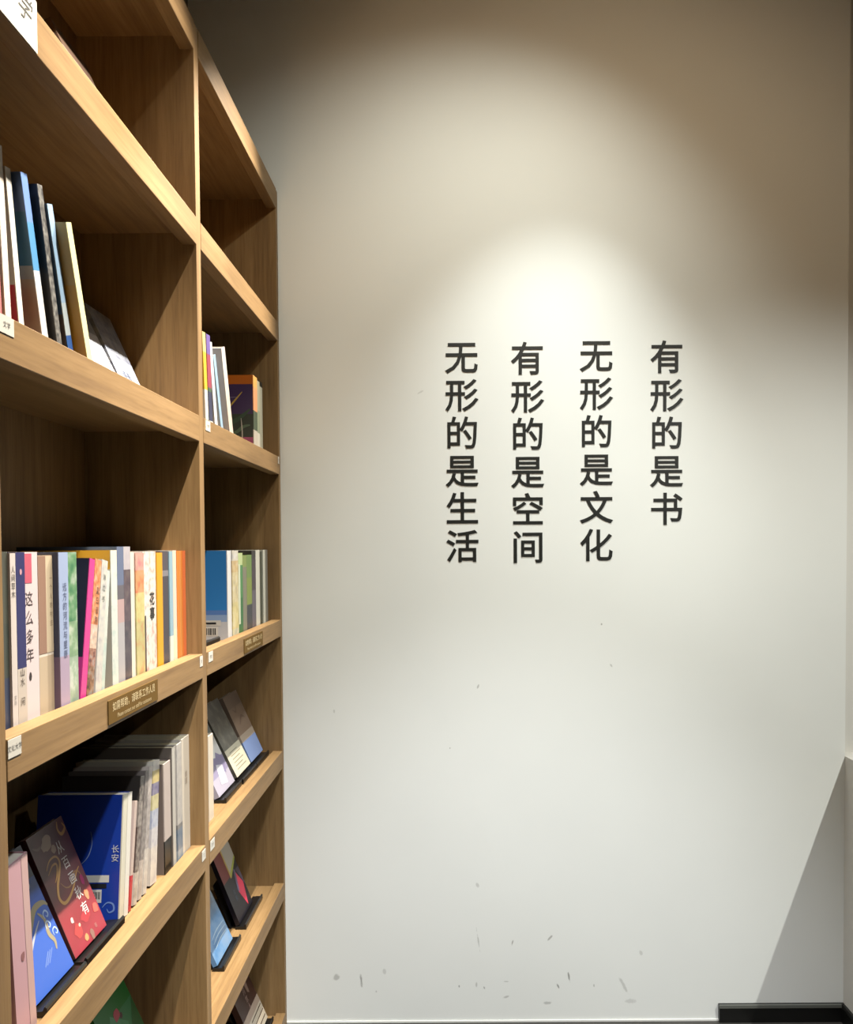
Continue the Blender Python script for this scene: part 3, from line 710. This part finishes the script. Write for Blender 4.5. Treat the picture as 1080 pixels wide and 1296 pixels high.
b = face(-.587, 2.414, .150, 4, .206, 23.5, .022, [(0, '#7f98cc'), (.3, '#c9b9a8'), (.4, '#9a8474'), (.8, '#8a7668')], 'brown-grey face-out book with a blue band, right of three', GL, rest=('black book rest under the brown-grey cover with blue band', GR), spine=[(0, '#8aa6d8'), (.3, '#c4b4a4'), (.4, '#7c6a5e')])
W_, T_ = .15, .022
ribbon('cover_streak', [(.05, .11), (.09, .13), (.12, .12)], .008, '#7a6456', b, 'front', W_, T_)
ribbon('cover_streak', [(.04, .16), (.06, .15), (.08, .17)], .006, '#7a6456', b, 'front', W_, T_)
# next shelf down
b = face(-.594, 2.288, .150, 5, .215, 21.5, .012, [(0, '#14121e'), (.3, '#191522')], 'black face-out book with red panel, cream corner and magenta figure', GL, rest=('wide black book rest under the black and red cover', GR, -.004, .045))
W_, T_ = .15, .012
poly('cover_panel', [(.0, .118), (.066, .118), (.066, .2145), (.0, .2145)], '#8c1a14', b, 'front', W_, T_)
poly('cover_panel', [(.071, .118), (.15, .150), (.15, .2145), (.071, .2145)], '#d8cfc0', b, 'front', W_, T_)
poly('cover_stripe', [(.063, .112), (.072, .112), (.072, .2145), (.063, .2145)], '#e0c060', b, 'front', W_, T_, .0005)
poly('cover_stripe', [(.072, .112), (.15, .144), (.15, .152), (.072, .124)], '#c6cc50', b, 'front', W_, T_, .0005)
poly('cover_figure', [(.080, .066), (.108, .118), (.140, .070), (.112, .010)], '#e8385c', b, 'front', W_, T_, .0004)
poly('cover_figure', [(.078, .070), (.104, .126), (.115, .118), (.088, .060)], '#6f6284', b, 'front', W_, T_, .0005)
poly('cover_figure', [(.118, .118), (.148, .118), (.149, .060), (.136, .080)], '#544a60', b, 'front', W_, T_, .0004)
text('cover_title', '夜航', .016, .05, .07, '#4a5a70', b, 'front', W_, T_, .0005, True)
b = face(-.593, 2.060, .147, 5, .205, 24, .012, [(0, '#5a8ec4'), (.22, '#6c9ccc'), (.45, '#7f9cc0'), (.62, '#b4bcc0')], 'light blue face-out book on the right, near the divider', GL, rest=('black book rest under the light blue cover', GR, -.004, .014), mottle=(('#4f86bc', '#8fb4dc', '#a8bcd0'), 22, .45))
W_, T_ = .147, .012
for i in range(3): ribbon('cover_line', [(.03, .030 + i * .012), (.08, .036 + i * .012), (.14, .034 + i * .012)], .003, '#c4dcf4', b, 'front', W_, T_, .0004, 3)
poly('cover_shape', blob(.10, .14, .05, .03, 16, .2, .3, 8), '#8a98ae', b, 'front', W_, T_)
# bottom shelf
b = face(-.580, 2.385, .165, 6, .225, 23.5, .018, [(0, '#cdbfa8'), (.36, '#4a2e2a')], 'dark brown face-out book with cream band on the bottom shelf', GL, rest=('black book rest on the bottom shelf', GR), mottle=(('#3c2624', '#6a4038'), 25, .3))
W_, T_ = .165, .018
poly('paper_band', [(.0, .0), (.165, .0), (.165, .082), (.0, .082)], '#d9cdb8', b, 'front', W_, T_, .0006)
poly('band_stripe', [(.0, .060), (.165, .060), (.165, .082), (.0, .082)], '#b4a090', b, 'front', W_, T_, .0008)
for i in range(3): poly('cover_text_line', [(.05, .014 + i * .018), (.158, .014 + i * .018), (.158, .0175 + i * .018), (.05, .0175 + i * .018)], '#4a382c', b, 'front', W_, T_, .0009)
poly('cover_figure', [(.105, .150), (.120, .172), (.128, .150), (.122, .112), (.108, .120)], '#a8887c', b, 'front', W_, T_)
text('cover_title', '山河故人', .022, .085, .150, '#c9a8a0', b, 'front', W_, T_, .0005, True)
text('cover_author', '长篇', .018, .148, .165, '#c9a8a0', b, 'front', W_, T_, .0005, True)
